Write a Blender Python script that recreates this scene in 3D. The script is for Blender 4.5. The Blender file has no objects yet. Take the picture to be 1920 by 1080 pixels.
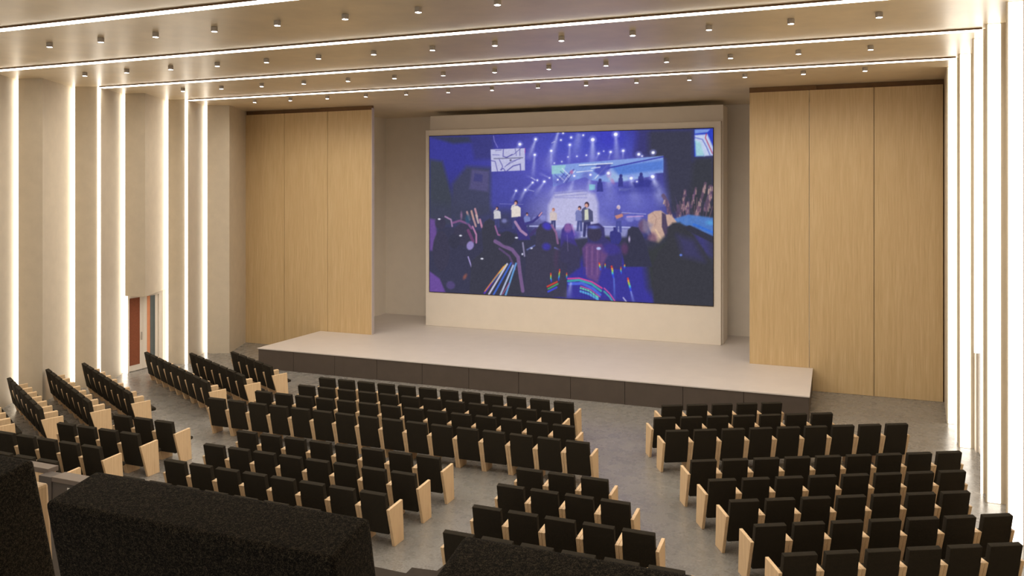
import bpy, bmesh, math, random
import numpy as np
from mathutils import Vector, Matrix
random.seed(4)
SC = bpy.context.scene
COL = SC.collection

# light levels
LED_V, LED_T, LED_C, SPOT_S, LAMP_W, SCREEN_S, WORLD_S, EXPOSURE = 5.4, 7, 12.5, 25, 47, 1.0, 0.7, 0.0
ORD = 'first second third fourth fifth sixth seventh eighth ninth tenth eleventh twelfth thirteenth fourteenth fifteenth sixteenth'.split()
CARD = 'one two three four five six seven eight nine'.split()

# ------------------------------------------------------------------ dimensions (metres)
CEIL = 8.69
STAGE_Z = 0.65
WOOD_Y = 24.35
BACK_Y = 28.9
TIER_Z = 4.35

# ------------------------------------------------------------------ helpers
def s2l(c):
    return tuple((v/255/12.92 if v/255 <= .04045 else ((v/255+.055)/1.055)**2.4) for v in c)

def finish(name, bm, mat=None, parent=None, loc=None, smooth=False):
    me = bpy.data.meshes.new(name)
    bm.normal_update()
    bm.to_mesh(me); bm.free()
    o = bpy.data.objects.new(name, me)
    COL.objects.link(o)
    if mat: me.materials.append(mat)
    if smooth:
        for p in me.polygons: p.use_smooth = True
    if parent: o.parent = parent
    if loc: o.location = loc
    return o

def add_box(bm, x0, x1, y0, y1, z0, z1, bevel=0, seg=2):
    r = bmesh.ops.create_cube(bm, size=1)
    vs = r['verts']
    for v in vs:
        v.co = Vector(((x0+x1)/2+v.co.x*(x1-x0), (y0+y1)/2+v.co.y*(y1-y0), (z0+z1)/2+v.co.z*(z1-z0)))
    if bevel:
        es = list({e for v in vs for e in v.link_edges})
        bmesh.ops.bevel(bm, geom=es, offset=bevel, segments=seg, profile=.6, affect='EDGES')
    return vs

def add_prism(bm, pts, a0, a1, axis='Z', bevel=0, seg=2):
    """extrude a 2-D outline along an axis; axis X: pts are (y,z); Y: (x,z); Z: (x,y)"""
    def mk(p, a):
        if axis == 'X': return (a, p[0], p[1])
        if axis == 'Y': return (p[0], a, p[1])
        return (p[0], p[1], a)
    lo = [bm.verts.new(mk(p, a0)) for p in pts]
    hi = [bm.verts.new(mk(p, a1)) for p in pts]
    n = len(pts)
    fs = [bm.faces.new(lo), bm.faces.new(hi[::-1])]
    for i in range(n):
        fs.append(bm.faces.new((lo[i], hi[i], hi[(i+1) % n], lo[(i+1) % n])))
    bmesh.ops.recalc_face_normals(bm, faces=fs)
    if bevel:
        es = list({e for f in fs for e in f.edges})
        bmesh.ops.bevel(bm, geom=es, offset=bevel, segments=seg, profile=.6, affect='EDGES')
    return fs

def box(name, x0, x1, y0, y1, z0, z1, mat, parent=None, bevel=0, seg=2):
    bm = bmesh.new(); add_box(bm, x0, x1, y0, y1, z0, z1, bevel, seg)
    return finish(name, bm, mat, parent)

def empty(name, loc=(0, 0, 0), rz=0):
    o = bpy.data.objects.new(name, None); COL.objects.link(o)
    o.location = loc; o.rotation_euler = (0, 0, rz); o.empty_display_size = .2
    return o

def tag(o, label, cat, group=None, kind=None):
    if label: o['label'] = label
    if cat: o['category'] = cat
    if group: o['group'] = group
    if kind: o['kind'] = kind
    return o

def struct(o):
    o['kind'] = 'structure'; return o

def place(o, x, y, z=0):
    """move the origin of a top level empty's children frame without moving the geometry"""
    o.location = (x, y, z)
    for c in o.children:
        c.location = (c.location[0]-x, c.location[1]-y, c.location[2]-z)

# ------------------------------------------------------------------ materials
def nt(name):
    m = bpy.data.materials.new(name); m.use_nodes = True
    t = m.node_tree
    return m, t, t.nodes['Principled BSDF']

def coords(t, scale=(1, 1, 1), kind='Object'):
    tc = t.nodes.new('ShaderNodeTexCoord'); mp = t.nodes.new('ShaderNodeMapping')
    mp.inputs['Scale'].default_value = scale
    t.links.new(tc.outputs[kind], mp.inputs['Vector'])
    return mp.outputs['Vector']

def noise(t, vec, scale, detail=4, rough=.5, dist=0):
    n = t.nodes.new('ShaderNodeTexNoise')
    n.inputs['Scale'].default_value = scale; n.inputs['Detail'].default_value = detail
    n.inputs['Roughness'].default_value = rough; n.inputs['Distortion'].default_value = dist
    t.links.new(vec, n.inputs['Vector'])
    return n.outputs['Fac']

def ramp(t, fac, stops):
    r = t.nodes.new('ShaderNodeValToRGB')
    while len(r.color_ramp.elements) > len(stops): r.color_ramp.elements.remove(r.color_ramp.elements[-1])
    while len(r.color_ramp.elements) < len(stops): r.color_ramp.elements.new(.5)
    for e, (p, c) in zip(r.color_ramp.elements, stops):
        e.position = p; e.color = (*s2l(c), 1)
    t.links.new(fac, r.inputs['Fac'])
    return r.outputs['Color']

def bump(t, b, fac, strength, dist=.01):
    n = t.nodes.new('ShaderNodeBump'); n.inputs['Strength'].default_value = strength
    n.inputs['Distance'].default_value = dist
    t.links.new(fac, n.inputs['Height']); t.links.new(n.outputs['Normal'], b.inputs['Normal'])

def plain(name, c, rough=.6, spec=.5, var=.04, scale=6, bmp=0, metal=0):
    m, t, b = nt(name)
    v = coords(t)
    f = noise(t, v, scale, 5, .6)
    lo = tuple(max(0, x*(1-var)) for x in c); hi = tuple(min(255, x*(1+var)) for x in c)
    t.links.new(ramp(t, f, [(.3, lo), (.7, hi)]), b.inputs['Base Color'])
    b.inputs['Roughness'].default_value = rough
    b.inputs['Specular IOR Level'].default_value = spec
    b.inputs['Metallic'].default_value = metal
    if bmp: bump(t, b, noise(t, v, scale*20, 3), bmp, .005)
    return m

def wood(name, c0, c1, c2, sc=1.0, rough=.45, spec=.4, axis=2):
    m, t, b = nt(name)
    k = [14*sc, 14*sc, 14*sc]; k[axis] = .55*sc
    v = coords(t, tuple(k))
    f1 = noise(t, v, 1.0, 8, .65, .6)
    k2 = [70*sc, 70*sc, 70*sc]; k2[axis] = 1.6*sc
    v2 = coords(t, tuple(k2))
    f2 = noise(t, v2, 1.0, 3, .5)
    mx = t.nodes.new('ShaderNodeMath'); mx.operation = 'MULTIPLY_ADD'
    mx.inputs[1].default_value = .45
    t.links.new(f2, mx.inputs[0])
    ml = t.nodes.new('ShaderNodeMath'); ml.operation = 'MULTIPLY'; ml.inputs[1].default_value = .55
    t.links.new(f1, ml.inputs[0]); t.links.new(ml.outputs[0], mx.inputs[2])
    t.links.new(ramp(t, mx.outputs[0], [(.32, c0), (.5, c1), (.68, c2)]), b.inputs['Base Color'])
    b.inputs['Roughness'].default_value = rough
    b.inputs['Specular IOR Level'].default_value = spec
    return m

def glow(name, c, strength):
    m = bpy.data.materials.new(name); m.use_nodes = True
    t = m.node_tree
    for n in list(t.nodes):
        if n.type != 'OUTPUT_MATERIAL': t.nodes.remove(n)
    e = t.nodes.new('ShaderNodeEmission')
    e.inputs['Color'].default_value = (*c, 1); e.inputs['Strength'].default_value = strength
    t.links.new(e.outputs[0], t.nodes['Material Output'].inputs['Surface'])
    return m

def concrete():
    m, t, b = nt('polished_concrete')
    v = coords(t, (1, 1, 1))
    f1 = noise(t, v, .5, 5, .5, .2)
    f2 = noise(t, v, 3.0, 8, .68, 0)
    ad = t.nodes.new('ShaderNodeMath'); ad.operation = 'MULTIPLY_ADD'; ad.inputs[1].default_value = .38
    t.links.new(f2, ad.inputs[0])
    ml = t.nodes.new('ShaderNodeMath'); ml.operation = 'MULTIPLY'; ml.inputs[1].default_value = .62
    t.links.new(f1, ml.inputs[0]); t.links.new(ml.outputs[0], ad.inputs[2])
    c = ramp(t, ad.outputs[0], [(.28, (130, 127, 123)), (.5, (142, 139, 134)), (.72, (153, 150, 145))])
    f4 = noise(t, v, 28, 3, .6)
    sp = ramp(t, f4, [(.34, (214, 211, 206)), (.62, (255, 255, 255))])
    mx4 = t.nodes.new('ShaderNodeMix'); mx4.data_type = 'RGBA'; mx4.blend_type = 'MULTIPLY'; mx4.inputs['Factor'].default_value = 1
    t.links.new(c, mx4.inputs['A']); t.links.new(sp, mx4.inputs['B']); c = mx4.outputs['Result']
    # small dark pits
    f3 = noise(t, v, 9, 2, .4)
    pit = ramp(t, f3, [(.20, (90, 84, 78)), (.235, (255, 255, 255))])
    mix = t.nodes.new('ShaderNodeMix'); mix.data_type = 'RGBA'; mix.blend_type = 'MULTIPLY'
    mix.inputs['Factor'].default_value = .8
    t.links.new(c, mix.inputs['A']); t.links.new(pit, mix.inputs['B'])
    t.links.new(mix.outputs['Result'], b.inputs['Base Color'])
    r = ramp(t, f2, [(.3, (120, 120, 120)), (.7, (165, 165, 165))])
    t.links.new(r, b.inputs['Roughness'])
    b.inputs['Specular IOR Level'].default_value = .4
    return m

def fabric():
    m, t, b = nt('black_wool_fabric')
    v = coords(t)
    f = noise(t, v, 900, 2, .6)
    g = noise(t, v, 260, 3, .6)
    mx = t.nodes.new('ShaderNodeMath'); mx.operation = 'MULTIPLY_ADD'; mx.inputs[1].default_value = .35
    t.links.new(g, mx.inputs[0])
    ml = t.nodes.new('ShaderNodeMath'); ml.operation = 'MULTIPLY'; ml.inputs[1].default_value = .65
    t.links.new(f, ml.inputs[0]); t.links.new(ml.outputs[0], mx.inputs[2])
    t.links.new(ramp(t, mx.outputs[0], [(.38, (13, 12, 10)), (.5, (33, 30, 26)), (.62, (88, 79, 63))]), b.inputs['Base Color'])
    b.inputs['Roughness'].default_value = .95
    b.inputs['Specular IOR Level'].default_value = .12
    bump(t, b, mx.outputs[0], .5, .003)
    return m

M_WALL = plain('beige_plaster', (200, 188, 168), .62, .3, .02, 3)
M_RECESS = plain('brightened_recess_plaster', (244, 235, 221), .6, .3, .01, 2)  # wall plaster lightened in colour to make up for light missing in the recess
M_CEIL = plain('taupe_ceiling', (222, 204, 172), .33, .8, .04, 1.2)
M_FLOOR = concrete()
M_OAK = wood('oak_veneer', (186, 158, 114), (200, 172, 128), (212, 187, 144), 1, .4, .4)
M_CHWOOD = wood('ash_wood', (206, 172, 130), (228, 196, 154), (240, 212, 172), 2.2, .5, .35)
M_FAB = fabric()
M_DECK = plain('pale_stage_deck', (216, 208, 202), .42, .4, .012, 2)
M_STFRONT = plain('dark_stage_cladding', (88, 78, 70), .6, .3, .03, 3)
M_SEAM = plain('seam_black', (50, 42, 36), .8, .2)
M_SCRWALL = plain('cream_screen_wall', (230, 220, 206), .6, .3, .01, 2)
M_EDGE = plain('pale_grey_edge', (196, 186, 180), .5, .4, .01)
M_FRAME = plain('white_door_frame', (222, 212, 198), .45, .4, .01)
M_REDPANEL = plain('russet_fabric_panel', (134, 78, 54), .8, .2, .12, 60)
M_ORANGE = plain('orange_lining', (214, 142, 100), .6, .3, .02)
M_TEAL = plain('dark_teal_leaf', (58, 70, 72), .3, .5, .05)
M_DKRED = plain('dark_brown_edge', (88, 42, 22), .5, .3, .03)
M_METAL = plain('painted_metal', (170, 160, 148), .4, .5, .01)
M_GREY = plain('grey_laminate', (112, 100, 90), .5, .4, .02)
M_DGREY = plain('dark_grey_laminate', (84, 76, 70), .5, .4, .02)
M_TIER = plain('dark_brown_carpet', (74, 66, 58), .9, .2, .06, 30)
M_WHITE = plain('white_label', (232, 226, 216), .5, .3, .01)
M_LED = glow('warm_led', (1.0, .90, .76), LED_V)
M_LEDT = glow('warm_led_thin', (1.0, .90, .76), LED_T)
M_LEDC = glow('warm_led_ceiling', (1.0, .90, .76), LED_C)
M_SPOT = glow('spot_lens', (1.0, .95, .90), SPOT_S)
M_SLOT = plain('shadow_slot', (120, 92, 66), .8, .2)
# ------------------------------------------------------------------ the setting
struct(box('floor', -22.5, 4.5, -4, 24.6, -.2, 0, M_FLOOR))
struct(box('ceiling', -22.5, 4.5, -4, 29.2, CEIL, CEIL+.3, M_CEIL))

bm = bmesh.new()
add_box(bm, -17.35, -.2, BACK_Y, BACK_Y+.3, 0, CEIL)
struct(finish('wall_back', bm, M_RECESS))
bm = bmesh.new()
add_box(bm, -21.2, -17.15, 24.5, 28.9, 0, CEIL)
struct(finish('wall_back_left', bm, M_RECESS))
bm = bmesh.new()
add_box(bm, -.45, 3.4, 24.5, 28.9, 0, CEIL)
struct(finish('wall_back_right', bm, M_RECESS))

DOOR_Z = 2.43
# left wall: saw-tooth plan.  ridge (towards the hall) -> step back -> light slot -> long face
RL = [(-19.65, 22.52), (-19.65, 20.52), (-19.65, 18.80), (-19.65, 17.15), (-19.65, 15.34)]
VL = [22.19, 20.41, 18.67, 16.90, 15.16]
y = 13.83
while y > 6:
    RL.append((-19.65, y)); VL.append(y-.2); y -= 1.705
XO = -21.6
bm = bmesh.new()
led_left = []
prev = (-20.55, 24.5)
XA, XB, SLOT = -20.33, -20.56, .11
for i, ((xr, yr), yv) in enumerate(zip(RL, VL)):
    pts = [(XO, prev[1]), prev, (xr, yr), (XA, yv), (XA, yv+SLOT), (XB, yv+SLOT), (XO, yv+SLOT)]
    z0 = 0
    if i == 2:
        z0 = DOOR_Z
        add_prism(bm, [(XO, prev[1]), (XB, prev[1]), (XB, 20.26), (-20.5, 20.26), (-20.5, yv+SLOT), (XB, yv+SLOT), (XO, yv+SLOT)], 0, DOOR_Z)
    add_prism(bm, pts, z0, CEIL)
    led_left.append((yv+SLOT, i))
    prev = (XB, yv+SLOT)
add_prism(bm, [(XO, prev[1]), prev, (-19.65, -4), (XO, -4)], 0, CEIL)
struct(finish('wall_left', bm, M_WALL))

RR = [22.13, 20.16, 18.26, 16.76, 14.92, 13.40, 11.75, 10.1, 8.4, 6.7, 5.0]
bm = bmesh.new()
prevp = (2.80, 24.5)
XR, XV, XRO = 2.58, 3.3, 4.0
for i, yr in enumerate(RR):
    pts = [(XRO, prevp[1]), prevp, (XR, yr), (XV, yr), (XRO, yr)]
    z0 = 0
    if i == 2:
        z0 = DOOR_Z
        add_prism(bm, [(XRO, prevp[1]), (2.98, prevp[1]), (2.98, yr), (XRO, yr)], 0, DOOR_Z)
    add_prism(bm, pts, z0, CEIL)
    prevp = (XV, yr)
add_prism(bm, [(XRO, prevp[1]), prevp, (XR, -4), (XRO, -4)], 0, CEIL)
struct(finish('wall_right', bm, M_WALL))

# ------------------------------------------------------------------ vertical light strips
G = 'vertical light strips in the left wall'
where = ['nearest the wood panels', 'just right of the left doorway', 'just left of the left doorway',
         'second broad one left of the doorway', 'at the left edge of the photo']
for k, (yy, i) in enumerate(led_left):
    bm = bmesh.new(); add_box(bm, XB+.015, XA-.012, yy-.012, yy-.003, 0.01, CEIL-.01)
    o = finish('wall_light_strip', bm, M_LED)
    w = where[k] if k < 5 else 'out towards the rear seats, %s past the photo edge' % ORD[k-5]
    tag(o, 'broad warm light strip in left wall, '+w, 'light', G)
for k, (yy, w) in enumerate(((20.50, 'between doorway and wood panels'), (17.13, 'left of the doorway'), (13.81, 'beyond the photo edge'))):
    bm = bmesh.new(); add_box(bm, -19.68, -19.625, yy-.03, yy+.03, 0.01, CEIL-.01)
    tag(finish('thin_wall_light_strip', bm, M_LEDT), 'thin warm light line on left wall ridge, '+w, 'light', 'thin light lines on the wall ridges')
wr = ['nearest the wood panels', 'second from the wood panels', 'ending above the right doorway', 'second from the right photo edge',
      'at the right photo edge']
for k, yr in enumerate(RR):
    z0 = DOOR_Z+.01 if k == 2 else .01
    bm = bmesh.new(); add_box(bm, XR+.035, XR+.235, yr-.008, yr-.001, z0, CEIL-.01)
    o = finish('wall_light_strip', bm, M_LED)
    w = wr[k] if k < 5 else 'beside the rear seats, %s past the photo edge' % ORD[k-5]
    tag(o, 'broad warm light strip in right wall, '+w, 'light', 'vertical light strips in the right wall')
for k, (yy, w) in enumerate(((20.6, 'far one under a ceiling strip'), (17.2, 'near one right of the doorway'))):
    bm = bmesh.new(); add_box(bm, 2.57, 2.60, yy-.02, yy+.02, .01, CEIL-.01)
    o = finish('thin_wall_light_strip', bm, M_LEDT)
    bm = bmesh.new(); add_box(bm, 2.602, 2.98, yy-.015, yy+.015, .01 , CEIL-.01)
    finish('strip_fin', bm, M_WALL, o)
    tag(o, 'thin warm light line on right wall, '+w, 'light', 'thin light lines on the wall ridges')

# ------------------------------------------------------------------ ceiling strips and spots
cs = [20.62, 17.2, 13.83, 10.40, 6.99, 3.58]
cw = ['nearest the stage', 'second from the stage', 'third from the stage', 'fourth from the stage, at the top of the photo']
for k, yy in enumerate(cs):
    root = empty('ceiling_light_strip', (-8.55, yy, CEIL))
    bm = bmesh.new(); add_box(bm, -11.1, 11.13, -.098, .098, -.030, -.001)
    finish('channel', bm, M_SLOT, root)
    bm = bmesh.new(); add_box(bm, -11.09, 11.12, -.088, .088, -.038, -.0305)
    finish('diffuser', bm, M_LEDC, root)
    w = cw[k] if k < 4 else '%s from the stage, above the rear seats' % ORD[k]
    tag(root, 'long warm ceiling light strip, '+w, 'light', 'light strips across the ceiling')

spot = empty('ceiling_spotlight')
bm = bmesh.new()
bmesh.ops.create_cone(bm, cap_ends=True, segments=20, radius1=.060, radius2=.060, depth=.09)
bmesh.ops.bevel(bm, geom=[e for e in bm.edges if abs(e.verts[0].co.z-e.verts[1].co.z) < 1e-4], offset=.006, segments=1, affect='EDGES')
finish('housing', bm, M_METAL, spot, (0, 0, -.046))
bm = bmesh.new()
bmesh.ops.create_cone(bm, cap_ends=True, segments=20, radius1=.050, radius2=.050, depth=.006)
finish('lens', bm, M_SPOT, spot, (0, 0, -.0885))
lamp = bpy.data.lights.new('spot_beam', 'SPOT'); lamp.energy = LAMP_W; lamp.color = (1.0, .93, .84)
lamp.spot_size = math.radians(172); lamp.spot_blend = .6; lamp.shadow_soft_size = .05
lo = bpy.data.objects.new('beam', lamp); COL.objects.link(lo); lo.parent = spot; lo.location = (0, 0, -.16)
first = True
for r, (yy, n0) in enumerate(((21.48, 0), (18.33, 0), (15.0, 0), (11.76, 2), (8.5, 2), (5.2, 4))):
    for i in range(n0, 14):
        if r == 4 and i > 11: continue
        if r == 5 and i > 9: continue
        if first: s = spot; first = False
        else:
            s = spot.copy(); COL.objects.link(s)
            for c in list(spot.children):
                d = c.copy(); COL.objects.link(d); d.parent = s
        s.location = (-17.70+i*1.418, yy, CEIL)
        tag(s, 'small white ceiling spotlight, %s from left in the %s row from stage' % (ORD[i-n0], ORD[r]), 'spotlight', 'spotlights in rows on the ceiling')

# ------------------------------------------------------------------ doors
def doorway(name, x, y0, y1, face, red, order):
    """double door in a white frame lying in the plane x; face = +1 looks to +X"""
    root = empty(name, (x, (y0+y1)/2, 0)); struct(root)
    L = y1-y0
    def b(nm, a0, a1, z0, z1, d0, d1, m, par=root, bev=0):
        ya, yb = (y0+a0*L, y0+a1*L)
        xs = sorted((face*d0, face*d1))
        bm = bmesh.new(); add_box(bm, xs[0], xs[1], ya-(y0+y1)/2, yb-(y0+y1)/2, z0, z1, bev)
        return finish(nm, bm, m, par)
    bm = bmesh.new()
    for a0, a1, z0, z1 in ((0, .07, 0, DOOR_Z), (.89, 1, 0, DOOR_Z), (.07, .89, DOOR_Z-.10, DOOR_Z)):
        xs = sorted((0, face*.09))
        add_box(bm, xs[0], xs[1], y0+a0*L-(y0+y1)/2, y0+a1*L-(y0+y1)/2, z0, z1)
    finish('door_frame', bm, M_FRAME, root)
    for nm, a0, a1 in (('door_leaf', .072, .46), ('door_leaf', .465, .888)):
        lf = b(nm, a0, a1, .02, DOOR_Z-.102, .01, .05, M_FRAME)
        if a0 < .3:
            p = b('inset_panel', a0+.005, a0+.30, .2, DOOR_Z-.12, .0505, .056, red, lf)
            h = b('handle', a0+.335, a0+.352, .95, 1.2, .051, .085, M_METAL, lf)
        else:
            b('orange_reveal', .575, .66, .2, DOOR_Z-.12, .0505, .054, M_ORANGE, lf)
            b('dark_glass', .662, .80, .2, DOOR_Z-.12, .0505, .056, M_TEAL, lf)
    return root
doorway('door_1', -20.495, 18.80, 20.25, 1, M_REDPANEL, 0)
doorway('door_2', 2.975, 18.30, 20.1, -1, M_DKRED, 0)

# ------------------------------------------------------------------ oak wall panels beside the stage
def oak(x0, x1, lab, trim=None):
    root = empty('wall_panel', (x0, WOOD_Y, 0))
    bm = bmesh.new(); add_box(bm, .008, x1-x0-.008, 0, .10, .005, 8.54)
    finish('oak_sheet', bm, M_OAK, root)
    if trim:
        bm = bmesh.new(); add_box(bm, x1-x0-.007, x1-x0+.012, -.006, .14, .0+.655, 8.6)
        finish('edge_trim', bm, M_EDGE, root)
    tag(root, lab, 'wall panel', 'tall oak panels beside the stage')
oak(-20.53, -18.72, 'tall oak panel left of the stage, in the left corner of the hall')
oak(-18.72, -16.84, 'tall oak panel left of the stage, middle of three, behind stage corner')
oak(-16.84, -15.0, 'tall oak panel left of the screen recess with pale end trim', True)
oak(-2.26, -.62, 'tall oak panel just right of the screen recess')
oak(-.62, 1.06, 'tall oak panel right of the stage, middle of three')
oak(1.06, 2.76, 'tall oak panel right of the stage, in the right corner')
struct(box('trim_1', -20.56, -17.16, WOOD_Y+.11, 24.499, 0, CEIL-.001, M_SLOT))  # dark brown fill stands in for the shade in the gap above the oak
struct(box('trim_2', -.44, 2.79, WOOD_Y+.11, 24.499, 0, CEIL-.001, M_SLOT))
struct(box('trim_3', -17.159, -15.0, WOOD_Y+.03, WOOD_Y+.12, 8.545, CEIL-.001, M_SLOT))
struct(box('trim_4', -2.26, -.441, WOOD_Y+.03, WOOD_Y+.12, 8.545, CEIL-.001, M_SLOT))

# ------------------------------------------------------------------ stage
st = empty('stage', (-8.8, 20.95, 0))
SX, SY = 8.8, -20.95
T = [(-17.14, 20.93), (-.52, 20.93), (-.52, 24.34), (-2.262, 24.34), (-2.262, 24.465), (-.46, 24.465), (-.46, 28.89), (-17.13, 28.89), (-17.13, 24.465), (-14.985, 24.465), (-14.985, 24.34), (-17.14, 24.34)]
bm = bmesh.new(); add_prism(bm, [(x+SX, y+SY) for x, y in T], STAGE_Z-.03, STAGE_Z)
finish('deck', bm, M_DECK, st)
sx = [-17.12, -15.76, -14.23, -12.73, -11.2, -9.69, -8.16, -6.64, -5.13, -3.6, -2.08, -.54]
for a, b_ in zip(sx, sx[1:]):
    bm = bmesh.new(); add_box(bm, a+.006+SX, b_-.006+SX, 0, .03, .0, STAGE_Z-.032)
    finish('front_panel', bm, M_STFRONT, st)
for xx in (-17.12, -.57):
    bm = bmesh.new(); add_box(bm, xx+SX, xx+.03+SX, .032, 3.38, 0, STAGE_Z-.032)
    finish('side_panel', bm, M_STFRONT, st)
bm = bmesh.new(); add_box(bm, -17.08+SX, -.58+SX, .035, 3.36, 0, STAGE_Z-.034)
finish('stage_base', bm, M_SEAM, st)
tag(st, 'wide low stage with pale deck and dark grey panelled front', 'stage')

# ------------------------------------------------------------------ screen wall and screen
sw = empty('screen_block', (-8.8, 26.85, STAGE_Z+.001))
bm = bmesh.new(); add_box(bm, -14.2+8.8, -3.38+8.8, 0, .2, 0, 7.97-STAGE_Z, .01, 1)
finish('front_slab', bm, M_SCRWALL, sw)
bm = bmesh.new(); add_box(bm, -14.12+8.8, -3.33+8.8, .202, 1.3, 0, 8.52-STAGE_Z, .01, 1)
finish('back_block', bm, M_SCRWALL, sw)
tag(sw, 'free-standing cream wall on the stage that carries the big screen', 'screen block')

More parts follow.
